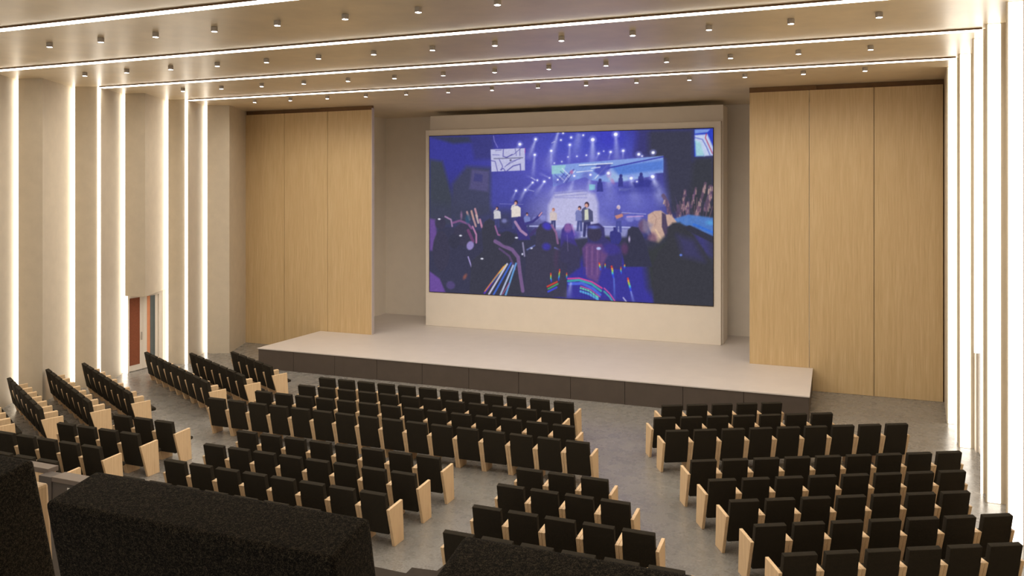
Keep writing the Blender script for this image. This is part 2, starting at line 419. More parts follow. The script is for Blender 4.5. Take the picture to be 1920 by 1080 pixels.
W, H_ = 640, 360
FEATS = [
('e',74,42,108.0,63.2,(62,62,150),0.8,30,0),
('e',365,94,156.0,92.0,(98,98,196),0.85,45,0),
('e',255,58,108.0,57.5,(84,84,186),0.6,35,0),
('e',388,20,108.0,34.5,(70,78,190),0.7,18,0),
('e',423,10,30.0,28.7,(62,60,190),0.6,14,0),
('e',166,140,72.0,46.0,(78,80,170),0.7,25,0),
('e',353,175,84.0,51.7,(165,165,222),0.8,28,0),
('e',469,157,72.0,46.0,(110,112,200),0.7,25,0),
('p',[(0,0),(101,2),(107,16),(60,18)],(58,62,72),0.8,4),
('p',[(101,0),(160,2),(160,56),(114,55)],(60,60,105),0.6,6),
('p',[(0,53),(33,58),(47,103),(58,143),(58,202),(0,209)],(66,70,80),0.95,5),
('p',[(58,110),(94,70),(153,74),(153,176),(74,201),(55,177)],(68,70,88),0.85,6),
('p',[(0,153),(205,170),(205,212),(0,227)],(66,68,90),0.7,12),
('p',[(486,-2),(601,0),(601,64),(640,65),(640,194),(552,173),(541,63),(480,51)],(62,62,78),0.97,8),
('p',[(469,-1),(508,-1),(508,51),(480,53)],(62,58,150),0.5,8),
('p',[(601,59),(640,57),(640,183),(590,173)],(60,61,70),0.95,6),
('p',[(107,77),(149,82),(147,128),(101,122)],(92,86,135),0.7,3),
('p',[(114,86),(134,90),(132,106),(111,104)],(66,66,120),0.8,2),
('b',(230,22),(205,39),1.2,6.0,(205,210,248),0.5),
('b',(260,13),(243,58),2.4,10.8,(205,210,248),0.7),
('b',(312,-2),(286,82),2.4,16.8,(205,210,248),0.65),
('b',(258,47),(253,99),2.4,8.4,(205,210,248),0.6),
('b',(296,39),(296,94),1.8,7.2,(205,210,248),0.4),
('b',(338,27),(336,71),2.4,6.0,(205,210,248),0.5),
('b',(389,17),(388,77),3.6,14.4,(205,210,248),0.75),
('b',(439,7),(442,72),3.6,12.0,(205,210,248),0.6),
('b',(402,47),(396,60),1.2,3.6,(205,210,248),0.5),
('b',(428,44),(423,61),1.2,3.6,(205,210,248),0.5),
('b',(455,42),(454,61),1.8,3.6,(205,210,248),0.6),
('b',(253,108),(224,138),1.8,7.2,(205,210,248),0.6),
('b',(280,107),(259,134),1.8,8.4,(205,210,248),0.6),
('b',(236,124),(220,154),1.8,7.2,(205,210,248),0.5),
('b',(214,126),(202,150),1.2,6.0,(205,210,248),0.5),
('b',(264,103),(236,91),1.2,3.6,(205,210,248),0.3),
('b',(292,98),(268,87),1.2,4.8,(205,210,248),0.4),
('b',(311,103),(292,140),2.4,9.6,(205,210,248),0.6),
('b',(348,94),(331,152),2.4,13.2,(205,210,248),0.65),
('b',(384,92),(376,146),2.4,12.0,(205,210,248),0.5),
('b',(423,89),(429,163),3.6,24.0,(205,210,248),0.6),
('b',(472,101),(486,168),3.6,28.8,(205,210,248),0.7),
('b',(517,97),(538,157),3.6,21.6,(205,210,248),0.75),
('b',(359,2),(347,59),7.2,21.6,(205,210,248),0.4),
('p',[(153,33),(235,32),(235,81),(155,83)],(188,188,222),1,0.6),
('l',[(158,45),(174,46)],1.2,(74,70,150),0.85),
('l',[(184,34),(183,49),(192,52),(205,45)],1.9,(74,70,150),0.85),
('l',[(189,52),(209,45),(225,32)],1.2,(74,70,150),0.85),
('l',[(153,58),(164,60),(170,83)],1.7,(74,70,150),0.85),
('l',[(174,56),(182,71),(179,80)],1.7,(74,70,150),0.85),
('l',[(177,79),(184,76),(189,83)],1.9,(74,70,150),0.85),
('l',[(187,73),(202,61),(224,55)],1.2,(74,70,150),0.85),
('l',[(192,82),(207,71),(224,67),(225,82)],2.2,(74,70,150),0.85),
('l',[(212,33),(215,48)],1.2,(74,70,150),0.85),
('l',[(223,34),(223,48)],1.4,(74,70,150),0.85),
('l',[(165,36),(179,35)],1.2,(74,70,150),0.85),
('l',[(192,69),(217,57)],1.0,(74,70,150),0.85),
('l',[(161,54),(230,53)],1.7,(60,60,90),0.75),
('e',201,58,1.9,1.4,(40,40,70),1,1.0,0),
('l',[(235,32),(235,43)],1.0,(190,70,160),0.9),
('p',[(297,71),(539,54),(539,89),(523,90),(516,96),(455,106),(435,109),(388,104),(371,97),(300,117)],(132,158,222),1,1),
('p',[(297,71),(329,70),(324,88),(297,90)],(150,196,210),1,1),
('p',[(429,75),(539,63),(539,83),(446,93)],(80,118,205),0.85,3),
('p',[(423,81),(446,95),(497,99),(458,106),(423,104)],(160,185,225),0.9,3),
('l',[(423,78),(480,67),(539,56)],2.6,(58,60,160),0.95),
('l',[(353,86),(388,83)],1.9,(235,238,250),0.9),
('l',[(421,71),(394,100)],2.4,(215,222,245),0.9),
('p',[(398,70),(429,68),(423,89),(406,95),(391,85)],(70,72,170),0.8,2),
('l',[(331,94),(347,80)],2.4,(80,70,150),0.8),
('l',[(321,78),(338,94)],1.8,(220,225,245),0.9),
('l',[(329,103),(350,83)],1.7,(225,225,245),0.9),
('e',342,86,3.6,4.6,(190,120,170),0.8,1.5,0),
('l',[(359,71),(432,68)],2.2,(235,240,250),0.95),
('l',[(359,74),(432,70)],1.0,(50,54,110),0.6),
('l',[(386,78),(405,76)],1.8,(240,242,250),0.95),
('e',424,91,4.8,6.9,(200,150,185),0.7,2,0),
('e',432,106,3.6,6.9,(190,130,180),0.6,2,-0.6),
('p',[(381,112),(395,113),(394,124),(381,125)],(140,200,215),0.9,1),
('p',[(446,121),(475,121),(460,127),(446,126)],(190,200,235),0.9,1),
('p',[(602,2),(639,1),(639,54),(602,57)],(48,66,190),1,0.8),
('p',[(603,2),(633,2),(628,8),(603,10)],(120,150,220),1,1),
('p',[(603,13),(628,12),(639,38),(639,55),(622,56),(603,23)],(190,202,232),1,1.5),
('p',[(603,23),(614,28),(622,56),(605,56)],(160,205,215),1,2),
('l',[(603,18),(618,22),(626,37),(633,54)],1.7,(86,96,190),0.9),
('l',[(626,11),(624,19),(638,51)],1.7,(180,50,80),0.95),
('e',319,105,28.8,10.3,(98,98,186),0.75,5,0),
('l',[(304,91),(319,105)],1.9,(70,72,160),0.7),
('l',[(326,89),(309,108)],1.9,(70,72,160),0.7),
('l',[(317,84),(336,101)],1.9,(70,72,160),0.7),
('l',[(343,89),(329,110)],1.9,(70,72,160),0.7),
('l',[(314,94),(324,103)],1.3,(225,228,248),0.8),
('l',[(334,94),(324,108)],1.3,(225,228,248),0.8),
('e',376,94,12.0,9.2,(98,100,188),0.6,4,0),
('p',[(395,117),(452,112),(508,116),(536,173),(530,201),(446,202),(394,174)],(86,88,178),0.5,7),
('e',405,104,3.4,3.9,(60,62,130),1,0.8,0),
('p',[(398,128),(399,109),(405,105),(410,109),(412,128)],(60,62,138),0.95,1),
('e',450,95,3.4,3.9,(60,62,130),1,0.8,0),
('p',[(444,118),(445,100),(450,95),(454,100),(455,118)],(60,62,138),0.95,1),
('e',493,92,3.4,3.9,(60,62,130),1,0.8,0),
('p',[(486,114),(487,97),(493,92),(498,97),(499,115)],(60,62,138),0.95,1),
('p',[(446,120),(458,113),(508,109),(530,118),(527,131),(446,131)],(66,68,150),0.6,5),
('p',[(475,109),(505,102),(516,105),(509,118),(480,120)],(58,60,140),0.8,2),
('p',[(286,210),(289,158),(304,131),(365,126),(394,133),(401,152),(401,197),(376,209)],(196,194,226),0.8,4),
('l',[(300,133),(376,126)],1.4,(120,122,190),0.8),
('l',[(304,139),(376,133)],2.6,(150,150,205),0.8),
('l',[(304,141),(376,141)],2.4,(140,140,200),0.6),
('l',[(236,204),(388,202),(469,203)],2.6,(190,195,240),0.9),
('l',[(365,224),(452,226)],3.6,(200,205,240),0.8),
('p',[(365,203),(469,205),(458,230),(359,228)],(180,182,228),0.6,4),
('e',260,13,6.2,6.0,(150,155,240),0.5,2,0),
('e',260,13,3.1,2.7,(248,248,255),1,0.7,0),
('e',223,23,7.2,6.9,(150,155,240),0.5,2,0),
('e',223,23,3.6,3.1,(248,248,255),1,0.7,0),
('e',258,47,5.8,5.5,(150,155,240),0.5,2,0),
('e',258,47,2.9,2.5,(248,248,255),1,0.7,0),
('e',296,39,5.8,5.5,(150,155,240),0.5,2,0),
('e',296,39,2.9,2.5,(248,248,255),1,0.7,0),
('e',312,-2,6.0,5.8,(150,155,240),0.5,2,0),
('e',312,-2,3.0,2.6,(248,248,255),1,0.7,0),
('e',323,1,4.1,3.9,(150,155,240),0.5,2,0),
('e',323,1,2.0,1.8,(248,248,255),1,0.7,0),
('e',318,16,3.8,3.7,(150,155,240),0.5,2,0),
('e',318,16,1.9,1.7,(248,248,255),1,0.7,0),
('e',341,11,4.8,4.6,(150,155,240),0.5,2,0),
('e',341,11,2.4,2.1,(248,248,255),1,0.7,0),
('e',338,27,5.8,5.5,(150,155,240),0.5,2,0),
('e',338,27,2.9,2.5,(248,248,255),1,0.7,0),
('e',368,7,3.8,3.7,(150,155,240),0.5,2,0),
('e',368,7,1.9,1.7,(248,248,255),1,0.7,0),
('e',389,17,8.6,8.3,(150,155,240),0.5,2,0),
('e',389,17,4.3,3.7,(248,248,255),1,0.7,0),
('e',439,7,8.6,8.3,(150,155,240),0.5,2,0),
('e',439,7,4.3,3.7,(248,248,255),1,0.7,0),
('e',402,47,4.8,4.6,(150,155,240),0.5,2,0),
('e',402,47,2.4,2.1,(248,248,255),1,0.7,0),
('e',428,44,5.3,5.1,(150,155,240),0.5,2,0),
('e',428,44,2.6,2.3,(248,248,255),1,0.7,0),
('e',455,42,5.8,5.5,(150,155,240),0.5,2,0),
('e',455,42,2.9,2.5,(248,248,255),1,0.7,0),
('e',488,50,6.7,6.4,(150,155,240),0.5,2,0),
('e',488,50,3.4,2.9,(248,248,255),1,0.7,0),
('e',518,47,6.7,6.4,(150,155,240),0.5,2,0),
('e',518,47,3.4,2.9,(248,248,255),1,0.7,0),
('e',495,54,3.4,3.2,(150,155,240),0.5,2,0),
('e',495,54,1.7,1.4,(248,248,255),1,0.7,0),
('e',413,42,2.4,2.3,(150,155,240),0.5,2,0),
('e',413,42,1.2,1.0,(248,248,255),1,0.7,0),
('e',375,50,3.4,3.2,(150,155,240),0.5,2,0),
('e',375,50,1.7,1.4,(248,248,255),1,0.7,0),
('e',354,52,3.1,3.0,(150,155,240),0.5,2,0),
('e',354,52,1.6,1.3,(248,248,255),1,0.7,0),
('e',334,53,2.9,2.8,(150,155,240),0.5,2,0),
('e',334,53,1.4,1.2,(248,248,255),1,0.7,0),
('e',320,63,2.9,2.8,(150,155,240),0.5,2,0),
('e',320,63,1.4,1.2,(248,248,255),1,0.7,0),
('e',303,66,2.9,2.8,(150,155,240),0.5,2,0),
('e',303,66,1.4,1.2,(248,248,255),1,0.7,0),
('e',264,103,3.8,3.7,(150,155,240),0.5,2,0),
('e',264,103,1.9,1.7,(248,248,255),1,0.7,0),
('e',253,108,4.8,4.6,(150,155,240),0.5,2,0),
('e',253,108,2.4,2.1,(248,248,255),1,0.7,0),
('e',280,106,5.8,5.5,(150,155,240),0.5,2,0),
('e',280,106,2.9,2.5,(248,248,255),1,0.7,0),
('e',311,102,3.8,3.7,(150,155,240),0.5,2,0),
('e',311,102,1.9,1.7,(248,248,255),1,0.7,0),
('e',236,124,5.3,5.1,(150,155,240),0.5,2,0),
('e',236,124,2.6,2.3,(248,248,255),1,0.7,0),
('e',214,126,4.8,4.6,(150,155,240),0.5,2,0),
('e',214,126,2.4,2.1,(248,248,255),1,0.7,0),
('e',348,94,4.8,4.6,(150,155,240),0.5,2,0),
('e',348,94,2.4,2.1,(248,248,255),1,0.7,0),
('e',384,92,5.3,5.1,(150,155,240),0.5,2,0),
('e',384,92,2.6,2.3,(248,248,255),1,0.7,0),
('e',423,89,7.2,6.9,(150,155,240),0.5,2,0),
('e',423,89,3.6,3.1,(248,248,255),1,0.7,0),
('e',472,100,7.2,6.9,(150,155,240),0.5,2,0),
('e',472,100,3.6,3.1,(248,248,255),1,0.7,0),
('e',517,97,8.2,7.8,(150,155,240),0.5,2,0),
('e',517,97,4.1,3.5,(248,248,255),1,0.7,0),
('e',484,107,3.4,3.2,(150,155,240),0.5,2,0),
('e',484,107,1.7,1.4,(248,248,255),1,0.7,0),
('e',292,98,3.4,3.2,(150,155,240),0.5,2,0),
('e',292,98,1.7,1.4,(248,248,255),1,0.7,0),
('l',[(160,3),(162,14),(170,29)],1.9,(130,125,205),0.9),
('l',[(250,97),(259,103)],1.3,(215,215,245),0.8),
('l',[(243,124),(256,127)],1.3,(200,205,240),0.7),
('l',[(304,19),(297,22)],1.3,(215,215,245),0.8),
('l',[(175,155),(230,156)],1.0,(160,160,215),0.6),
('p',[(207,181),(221,181),(221,210),(215,211),(214,189),(211,211),(205,211)],(70,72,120),1,0.6),
('p',[(203,164),(210,159),(218,159),(225,164),(225,183),(203,185)],(222,212,205),1,0.6),
('e',214,152,4.1,5.0,(60,45,60),1,0.5,0),
('e',213,154,3.0,3.7,(214,160,150),1,0.5,0),
('l',[(203,167),(205,160),(211,157)],2.8,(222,212,205),1),
('p',[(164,186),(174,186),(175,208),(170,208),(169,192),(167,208),(162,208)],(70,72,120),1,0.6),
('p',[(161,174),(166,170),(172,170),(177,173),(178,188),(161,189)],(200,198,205),1,0.6),
('e',169,165,3.1,3.7,(60,45,60),1,0.5,0),
('e',168,166,2.2,2.7,(214,160,150),1,0.5,0),
('l',[(161,176),(162,171),(167,168)],2.0,(200,198,205),1),
('p',[(236,196),(245,196),(245,215),(241,215),(240,201),(238,215),(235,215)],(70,72,120),1,0.6),
('p',[(233,185),(238,182),(243,182),(247,185),(248,197),(233,198)],(120,130,190),1,0.6),
('e',240,177,2.7,3.3,(60,45,60),1,0.5,0),
('e',240,179,2.0,2.4,(214,160,150),1,0.5,0),
('l',[(233,187),(235,183),(238,180)],1.8,(120,130,190),1),
('p',[(296,188),(306,188),(306,210),(302,210),(301,194),(299,210),(295,210)],(70,72,120),1,0.6),
('p',[(293,176),(298,173),(304,172),(309,176),(309,190),(293,191)],(205,190,190),1,0.6),
('e',301,167,3.1,3.7,(170,110,95),1,0.5,0),
('e',300,169,2.2,2.7,(214,160,150),1,0.5,0),
('l',[(293,178),(295,173),(299,171)],2.0,(205,190,190),1),
('p',[(355,187),(366,187),(366,213),(361,213),(360,194),(358,213),(353,213)],(80,85,140),1,0.6),
('p',[(351,174),(357,169),(363,169),(369,173),(369,190),(351,191)],(120,125,180),1,0.6),
('e',360,163,3.6,4.4,(60,45,60),1,0.5,0),
('e',359,165,2.6,3.2,(214,160,150),1,0.5,0),
('l',[(351,176),(353,170),(358,168)],2.4,(120,125,180),1),
('p',[(369,190),(384,189),(385,225),(378,225),(376,199),(373,225),(367,225)],(62,62,110),1,0.6),
('p',[(365,170),(372,164),(381,164),(389,170),(390,192),(365,194)],(82,84,120),1,0.6),
('e',376,156,5.0,6.1,(60,45,60),1,0.5,0),
('e',375,158,3.7,4.5,(214,160,150),1,0.5,0),
('l',[(365,173),(367,166),(373,162)],3.4,(82,84,120),1),
('p',[(371,167),(379,165),(380,188),(371,189)],(206,208,190),1,0.7),
('p',[(440,186),(451,186),(452,214),(447,214),(445,194),(443,214),(438,214)],(76,80,150),1,0.6),
('p',[(436,172),(442,167),(449,167),(455,171),(455,189),(436,190)],(90,90,165),1,0.6),
('e',445,161,4.0,4.8,(205,195,215),1,0.5,0),
('e',444,162,2.9,3.5,(200,170,185),1,0.5,0),
('l',[(436,174),(438,168),(443,165)],2.6,(90,90,165),1),
('p',[(437,179),(453,174),(455,180),(441,186)],(190,130,120),1,0.7),
('l',[(453,176),(469,173)],1.1,(150,110,140),1),
('e',259,188,6.0,4.6,(150,152,215),0.6,2,0),
('e',276,185,7.2,5.5,(150,152,215),0.6,2,0),
('e',224,190,7.2,5.5,(150,152,215),0.6,2,0),
('e',186,193,6.0,4.6,(150,152,215),0.6,2,0),
('e',469,185,8.4,6.4,(150,152,215),0.6,2,0),
('e',486,183,7.2,5.5,(150,152,215),0.6,2,0),
('l',[(463,181),(497,179)],2.4,(200,160,210),0.8),
('l',[(452,172),(503,175)],1.3,(205,205,240),0.7),
('l',[(539,136),(546,149),(551,169),(556,186)],7.6,(104,82,104),0.8),
('l',[(559,184),(557,189)],2.4,(84,70,100),0.8),
('l',[(542,146),(540,153)],2.6,(190,160,150),0.8),
('l',[(556,176),(556,182)],2.5,(120,90,120),0.8),
('l',[(541,146),(539,153)],1.7,(190,160,150),0.8),
('l',[(551,154),(549,159)],1.5,(150,116,124),0.8),
('l',[(543,149),(543,157)],2.2,(150,116,124),0.8),
('l',[(555,186),(555,193)],2.5,(84,70,100),0.8),
('l',[(552,175),(554,184)],1.4,(190,160,150),0.8),
('l',[(552,171),(552,178)],2.5,(120,90,120),0.8),
('l',[(551,160),(552,166)],2.5,(84,70,100),0.8),
('l',[(553,163),(554,169)],1.5,(84,70,100),0.8),
('l',[(556,176),(558,183)],2.3,(190,160,150),0.8),
('l',[(549,148),(550,155)],1.9,(120,90,120),0.8),
('l',[(548,164),(547,171)],2.5,(120,90,120),0.8),
('l',[(583,126),(581,142),(579,167)],5.4,(104,82,104),0.8),
('l',[(581,161),(581,166)],2.4,(172,140,142),0.8),
('l',[(583,128),(582,133)],2.5,(172,140,142),0.8),
('l',[(578,155),(577,163)],2.6,(172,140,142),0.8),
('l',[(582,140),(580,146)],1.4,(172,140,142),0.8),
('l',[(585,129),(583,136)],1.2,(84,70,100),0.8),
('l',[(585,130),(586,137)],1.2,(120,90,120),0.8),
('l',[(585,127),(584,132)],1.7,(120,90,120),0.8),
('l',[(582,149),(581,155)],1.6,(120,90,120),0.8),
('l',[(581,155),(583,163)],2.4,(150,116,124),0.8),
('l',[(579,141),(580,147)],1.3,(190,160,150),0.8),
('l',[(583,157),(583,164)],1.9,(84,70,100),0.8),
('l',[(605,121),(601,138),(596,160)],4.3,(104,82,104),0.8),
('l',[(606,126),(605,133)],1.8,(172,140,142),0.8),
('l',[(601,146),(602,152)],1.4,(150,116,124),0.8),
('l',[(605,124),(605,133)],2.5,(150,116,124),0.8),
('l',[(603,129),(602,136)],2.1,(120,90,120),0.8),
('l',[(598,147),(597,154)],1.2,(172,140,142),0.8),
('l',[(600,134),(600,139)],1.3,(172,140,142),0.8),
('l',[(602,127),(601,133)],1.9,(84,70,100),0.8),
('l',[(600,139),(601,147)],1.5,(190,160,150),0.8),
('l',[(599,135),(600,143)],2.5,(120,90,120),0.8),
('l',[(624,111),(618,136),(606,171)],5.4,(104,82,104),0.8),
('l',[(620,120),(621,126)],1.9,(172,140,142),0.8),
('l',[(614,143),(616,149)],1.2,(190,160,150),0.8),
('l',[(622,116),(623,123)],1.2,(190,160,150),0.8),
('l',[(624,114),(624,122)],2.1,(172,140,142),0.8),
('l',[(620,125),(622,130)],2.3,(150,116,124),0.8),
('l',[(622,117),(623,122)],1.7,(172,140,142),0.8),
('l',[(619,123),(619,129)],1.8,(150,116,124),0.8),
('l',[(611,149),(611,157)],2.2,(190,160,150),0.8),
('l',[(623,125),(622,131)],1.9,(190,160,150),0.8),
('l',[(614,151),(614,157)],2.2,(190,160,150),0.8),
('l',[(621,122),(620,129)],2.2,(172,140,142),0.8),
('l',[(634,119),(633,136),(624,164)],9.7,(104,82,104),0.8),
('l',[(635,140),(633,146)],2.6,(150,116,124),0.8),
('l',[(632,153),(633,161)],2.2,(172,140,142),0.8),
('l',[(631,123),(630,130)],2.2,(190,160,150),0.8),
('l',[(631,124),(630,133)],2.6,(190,160,150),0.8),
('l',[(634,122),(635,127)],2.5,(190,160,150),0.8),
('l',[(622,161),(624,167)],2.3,(150,116,124),0.8),
('l',[(635,135),(636,141)],2.3,(190,160,150),0.8),
('l',[(632,136),(632,144)],2.5,(190,160,150),0.8),
('l',[(633,131),(634,139)],1.3,(150,116,124),0.8),
('l',[(629,137),(630,143)],2.5,(172,140,142),0.8),
('l',[(633,129),(635,136)],1.5,(172,140,142),0.8),
('l',[(638,119),(639,126)],2.5,(172,140,142),0.8),
('l',[(633,132),(635,137)],2.5,(120,90,120),0.8),
('l',[(636,125),(635,132)],1.8,(84,70,100),0.8),
('l',[(629,136),(630,145)],2.3,(84,70,100),0.8),
('l',[(634,119),(635,126)],2.3,(190,160,150),0.8),
('l',[(630,159),(630,168)],1.9,(172,140,142),0.8),
('l',[(569,157),(571,171),(569,186)],6.5,(104,82,104),0.8),
('l',[(569,174),(570,183)],2.6,(84,70,100),0.8),
('l',[(572,176),(574,181)],1.4,(190,160,150),0.8),
('l',[(570,186),(569,191)],1.9,(172,140,142),0.8),
('l',[(571,167),(570,173)],2.5,(84,70,100),0.8),
('l',[(568,171),(569,178)],1.6,(84,70,100),0.8),
('l',[(568,181),(569,189)],2.1,(190,160,150),0.8),
('l',[(574,171),(574,177)],2.1,(150,116,124),0.8),
('l',[(571,180),(570,185)],1.9,(150,116,124),0.8),
('l',[(568,171),(566,179)],2.3,(84,70,100),0.8),
('l',[(569,163),(568,169)],1.9,(84,70,100),0.8),
('l',[(568,170),(569,178)],1.5,(84,70,100),0.8),
('l',[(567,166),(566,171)],2.2,(84,70,100),0.8),
('l',[(590,151),(588,173),(585,189)],7.6,(104,82,104),0.8),
('l',[(586,159),(585,165)],2.0,(190,160,150),0.8),
('l',[(591,168),(591,177)],2.5,(120,90,120),0.8),
('l',[(590,175),(589,182)],2.2,(84,70,100),0.8),
('l',[(589,174),(587,180)],1.9,(84,70,100),0.8),
('l',[(584,188),(584,196)],1.5,(190,160,150),0.8),
('l',[(586,157),(585,163)],2.5,(190,160,150),0.8),
('l',[(589,151),(590,158)],2.0,(190,160,150),0.8),
('l',[(584,177),(584,186)],1.3,(150,116,124),0.8),
('l',[(585,182),(583,188)],1.3,(150,116,124),0.8),
('l',[(587,162),(588,168)],1.7,(120,90,120),0.8),
('l',[(587,154),(589,160)],2.3,(150,116,124),0.8),
('l',[(589,165),(588,172)],2.2,(190,160,150),0.8),
('l',[(586,161),(587,167)],2.5,(120,90,120),0.8),
('l',[(587,184),(587,191)],2.6,(190,160,150),0.8),
('l',[(612,162),(607,173),(601,186)],7.6,(104,82,104),0.8),
('l',[(603,182),(602,188)],1.3,(172,140,142),0.8),
('l',[(608,172),(607,180)],1.9,(150,116,124),0.8),
('l',[(609,164),(611,168)],1.4,(84,70,100),0.8),
('l',[(606,167),(605,175)],1.7,(190,160,150),0.8),
('l',[(614,163),(613,169)],2.0,(150,116,124),0.8),
('l',[(605,178),(603,184)],1.2,(120,90,120),0.8),
('l',[(609,169),(608,175)],1.2,(120,90,120),0.8),
('l',[(607,164),(606,169)],1.5,(190,160,150),0.8),
('l',[(610,169),(609,178)],2.0,(150,116,124),0.8),
('l',[(610,173),(608,181)],1.4,(150,116,124),0.8),
('l',[(608,168),(608,174)],2.3,(172,140,142),0.8),
('l',[(606,174),(605,182)],2.6,(150,116,124),0.8),
('l',[(605,171),(605,176)],2.1,(150,116,124),0.8),
('l',[(609,166),(607,171)],1.2,(84,70,100),0.8),
('l',[(574,195),(560,159)],1.1,(84,74,112),0.7),
('l',[(578,195),(573,148)],1.1,(150,110,125),0.7),
('l',[(581,195),(563,139)],1.1,(84,74,112),0.7),
('l',[(585,195),(576,153)],1.1,(150,110,125),0.7),
('l',[(589,195),(588,157)],1.1,(84,74,112),0.7),
('l',[(592,195),(578,143)],1.1,(150,110,125),0.7),
('l',[(596,195),(591,142)],1.1,(84,74,112),0.7),
('l',[(600,195),(603,157)],1.1,(150,110,125),0.7),
('l',[(603,194),(594,154)],1.1,(84,74,112),0.7),
('l',[(607,194),(607,140)],1.1,(150,110,125),0.7),
('l',[(610,194),(619,146)],1.1,(84,74,112),0.7),
('l',[(614,194),(609,158)],1.1,(150,110,125),0.7),
('l',[(618,194),(622,149)],1.1,(84,74,112),0.7),
('l',[(621,194),(634,139)],1.1,(150,110,125),0.7),
('l',[(625,194),(624,151)],1.1,(84,74,112),0.7),
('l',[(628,194),(638,158)],1.1,(150,110,125),0.7),
('p',[(541,190),(590,175),(640,181),(640,218),(590,200)],(84,128,200),0.9,2),
('l',[(601,195),(640,211)],4.8,(60,110,205),0.9),
('e',633,191,7.2,4.6,(90,160,215),0.8,3,0),
('p',[(506,196),(507,176),(521,168),(534,167),(544,175),(552,175),(560,182),(567,191),(547,201),(545,224),(527,244),(516,248),(507,240),(516,218)],(196,164,150),1,1.2),
('p',[(536,171),(544,175),(547,195),(552,213),(545,226),(536,201)],(82,70,96),1,1),
('l',[(516,171),(525,182),(521,201)],1.2,(160,125,120),0.8),
('l',[(523,207),(536,228),(519,238)],3.1,(224,190,160),0.9),
('e',498,200,10.8,13.8,(106,82,110),0.9,3,0),
('e',516,227,9.6,13.8,(120,88,112),0.85,3,0),
('p',[(497,185),(518,196),(509,218),(496,209)],(136,130,160),0.6,3),
('p',[(0,227),(33,208),(127,215),(255,223),(329,233),(412,222),(492,225),(530,234),(563,195),(601,200),(640,222),(640,360),(0,360)],(62,62,84),1,3),
('p',[(400,254),(469,264),(536,284),(536,363),(304,364),(329,291)],(62,58,160),0.85,10),
('p',[(497,252),(558,217),(640,248),(640,360),(536,363),(508,329)],(60,62,66),1,10),
('p',[(569,206),(622,216),(640,259),(612,259)],(70,66,140),0.6,8),
('p',[(0,190),(14,192),(19,227),(8,264),(0,264)],(110,80,150),0.9,3),
('p',[(0,312),(26,328),(41,359),(0,360)],(106,78,150),1,2),
('e',54,342,10.8,9.2,(90,76,128),0.8,2,0),
('e',28,200,13.2,13.8,(64,62,82),1,1.5,0),
('e',85,226,24.0,25.3,(64,62,82),1,1.5,0),
('e',30,264,21.6,46.0,(64,62,82),1,1.5,0),
('l',[(40,185),(55,192),(58,207)],3.6,(186,140,186),0.8),
('l',[(60,199),(77,194),(98,201),(106,211)],4.8,(128,88,134),0.95),
('l',[(109,207),(118,225),(118,243)],4.1,(190,130,170),0.9),
('l',[(98,216),(110,240)],7.2,(120,72,116),0.8),
('l',[(95,174),(101,191)],4.8,(196,150,150),0.85),
('l',[(106,172),(111,189)],4.8,(206,160,150),0.85),
('l',[(115,167),(120,184)],4.8,(206,150,160),0.85),
('l',[(118,181),(123,198)],4.8,(200,175,170),0.85),
('l',[(127,191),(132,208)],4.8,(206,140,170),0.85),
('l',[(111,189),(117,206)],4.8,(190,150,150),0.85),
('e',97,190,6.0,10.3,(56,86,116),0.8,2,0),
('e',81,182,2.4,8.0,(150,110,150),0.8,1.5,0),
('e',103,250,8.4,10.3,(150,136,196),0.95,1.5,0.5),
('l',[(98,276),(106,298)],3.0,(176,160,220),0.9),
('e',63,241,14.4,16.1,(60,60,78),1,2,0),
('p',[(135,261),(131,213),(138,196),(151,188),(162,195),(166,219),(164,239),(179,250),(212,265),(224,294),(230,357),(101,358),(106,286)],(62,62,76),1,1.5),
('l',[(164,239),(182,248),(205,257),(219,273),(223,306),(230,347)],8.4,(132,100,150),0.8),
('l',[(174,255),(198,271),(212,300)],4.8,(112,84,136),0.6),
('l',[(164,205),(171,224),(182,227)],3.6,(170,110,160),0.8),
('e',193,232,18.0,16.1,(60,60,76),1,1.5,0),
('p',[(212,190),(220,183),(230,184),(235,197),(243,217),(248,234),(220,235),(215,211)],(66,60,122),1,1),
('l',[(235,199),(253,194),(263,186),(273,175)],5.4,(66,62,128),1),
('l',[(268,181),(274,174)],3.1,(200,150,170),1),
('l',[(212,195),(225,214),(238,223)],6.0,(176,140,176),0.9),
('l',[(249,223),(260,211)],7.2,(70,62,110),1),
('l',[(230,241),(234,270)],3.6,(190,180,220),0.6),
('e',215,230,3.6,1.8,(225,225,245),1,0.7,0),
('e',229,266,1.9,2.3,(220,220,245),1,0.7,0),
('p',[(260,240),(261,213),(270,199),(282,193),(297,198),(306,215),(312,235),(304,247),(323,254),(332,279),(331,357),(234,356),(238,268),(260,248)],(66,64,84),1,1.5),
('e',286,203,10.8,8.0,(72,66,186),0.9,3,0.4),
('l',[(297,201),(307,217),(311,240)],4.8,(150,104,150),0.8),
('e',285,248,9.6,8.0,(68,62,170),0.8,3,0),
('l',[(304,250),(324,258),(331,277)],3.6,(104,110,186),0.8),
('e',250,252,3.1,2.1,(235,235,250),1,0.8,0),
('l',[(240,256),(258,246)],3.1,(110,120,190),0.7),
('e',314,275,12.0,25.3,(80,64,92),0.7,4,0),
('p',[(317,233),(320,210),(329,198),(340,197),(346,212),(349,232),(359,253),(358,290),(317,279)],(70,62,130),1,1.5),
('e',334,207,8.4,10.3,(140,96,160),0.9,2,0),
('l',[(343,200),(349,221)],3.6,(170,130,190),0.8),
('e',341,221,16.8,8.0,(84,70,170),0.6,4,0),
('p',[(312,256),(326,235),(359,246),(362,290),(329,314),(309,297)],(64,62,86),0.9,3),
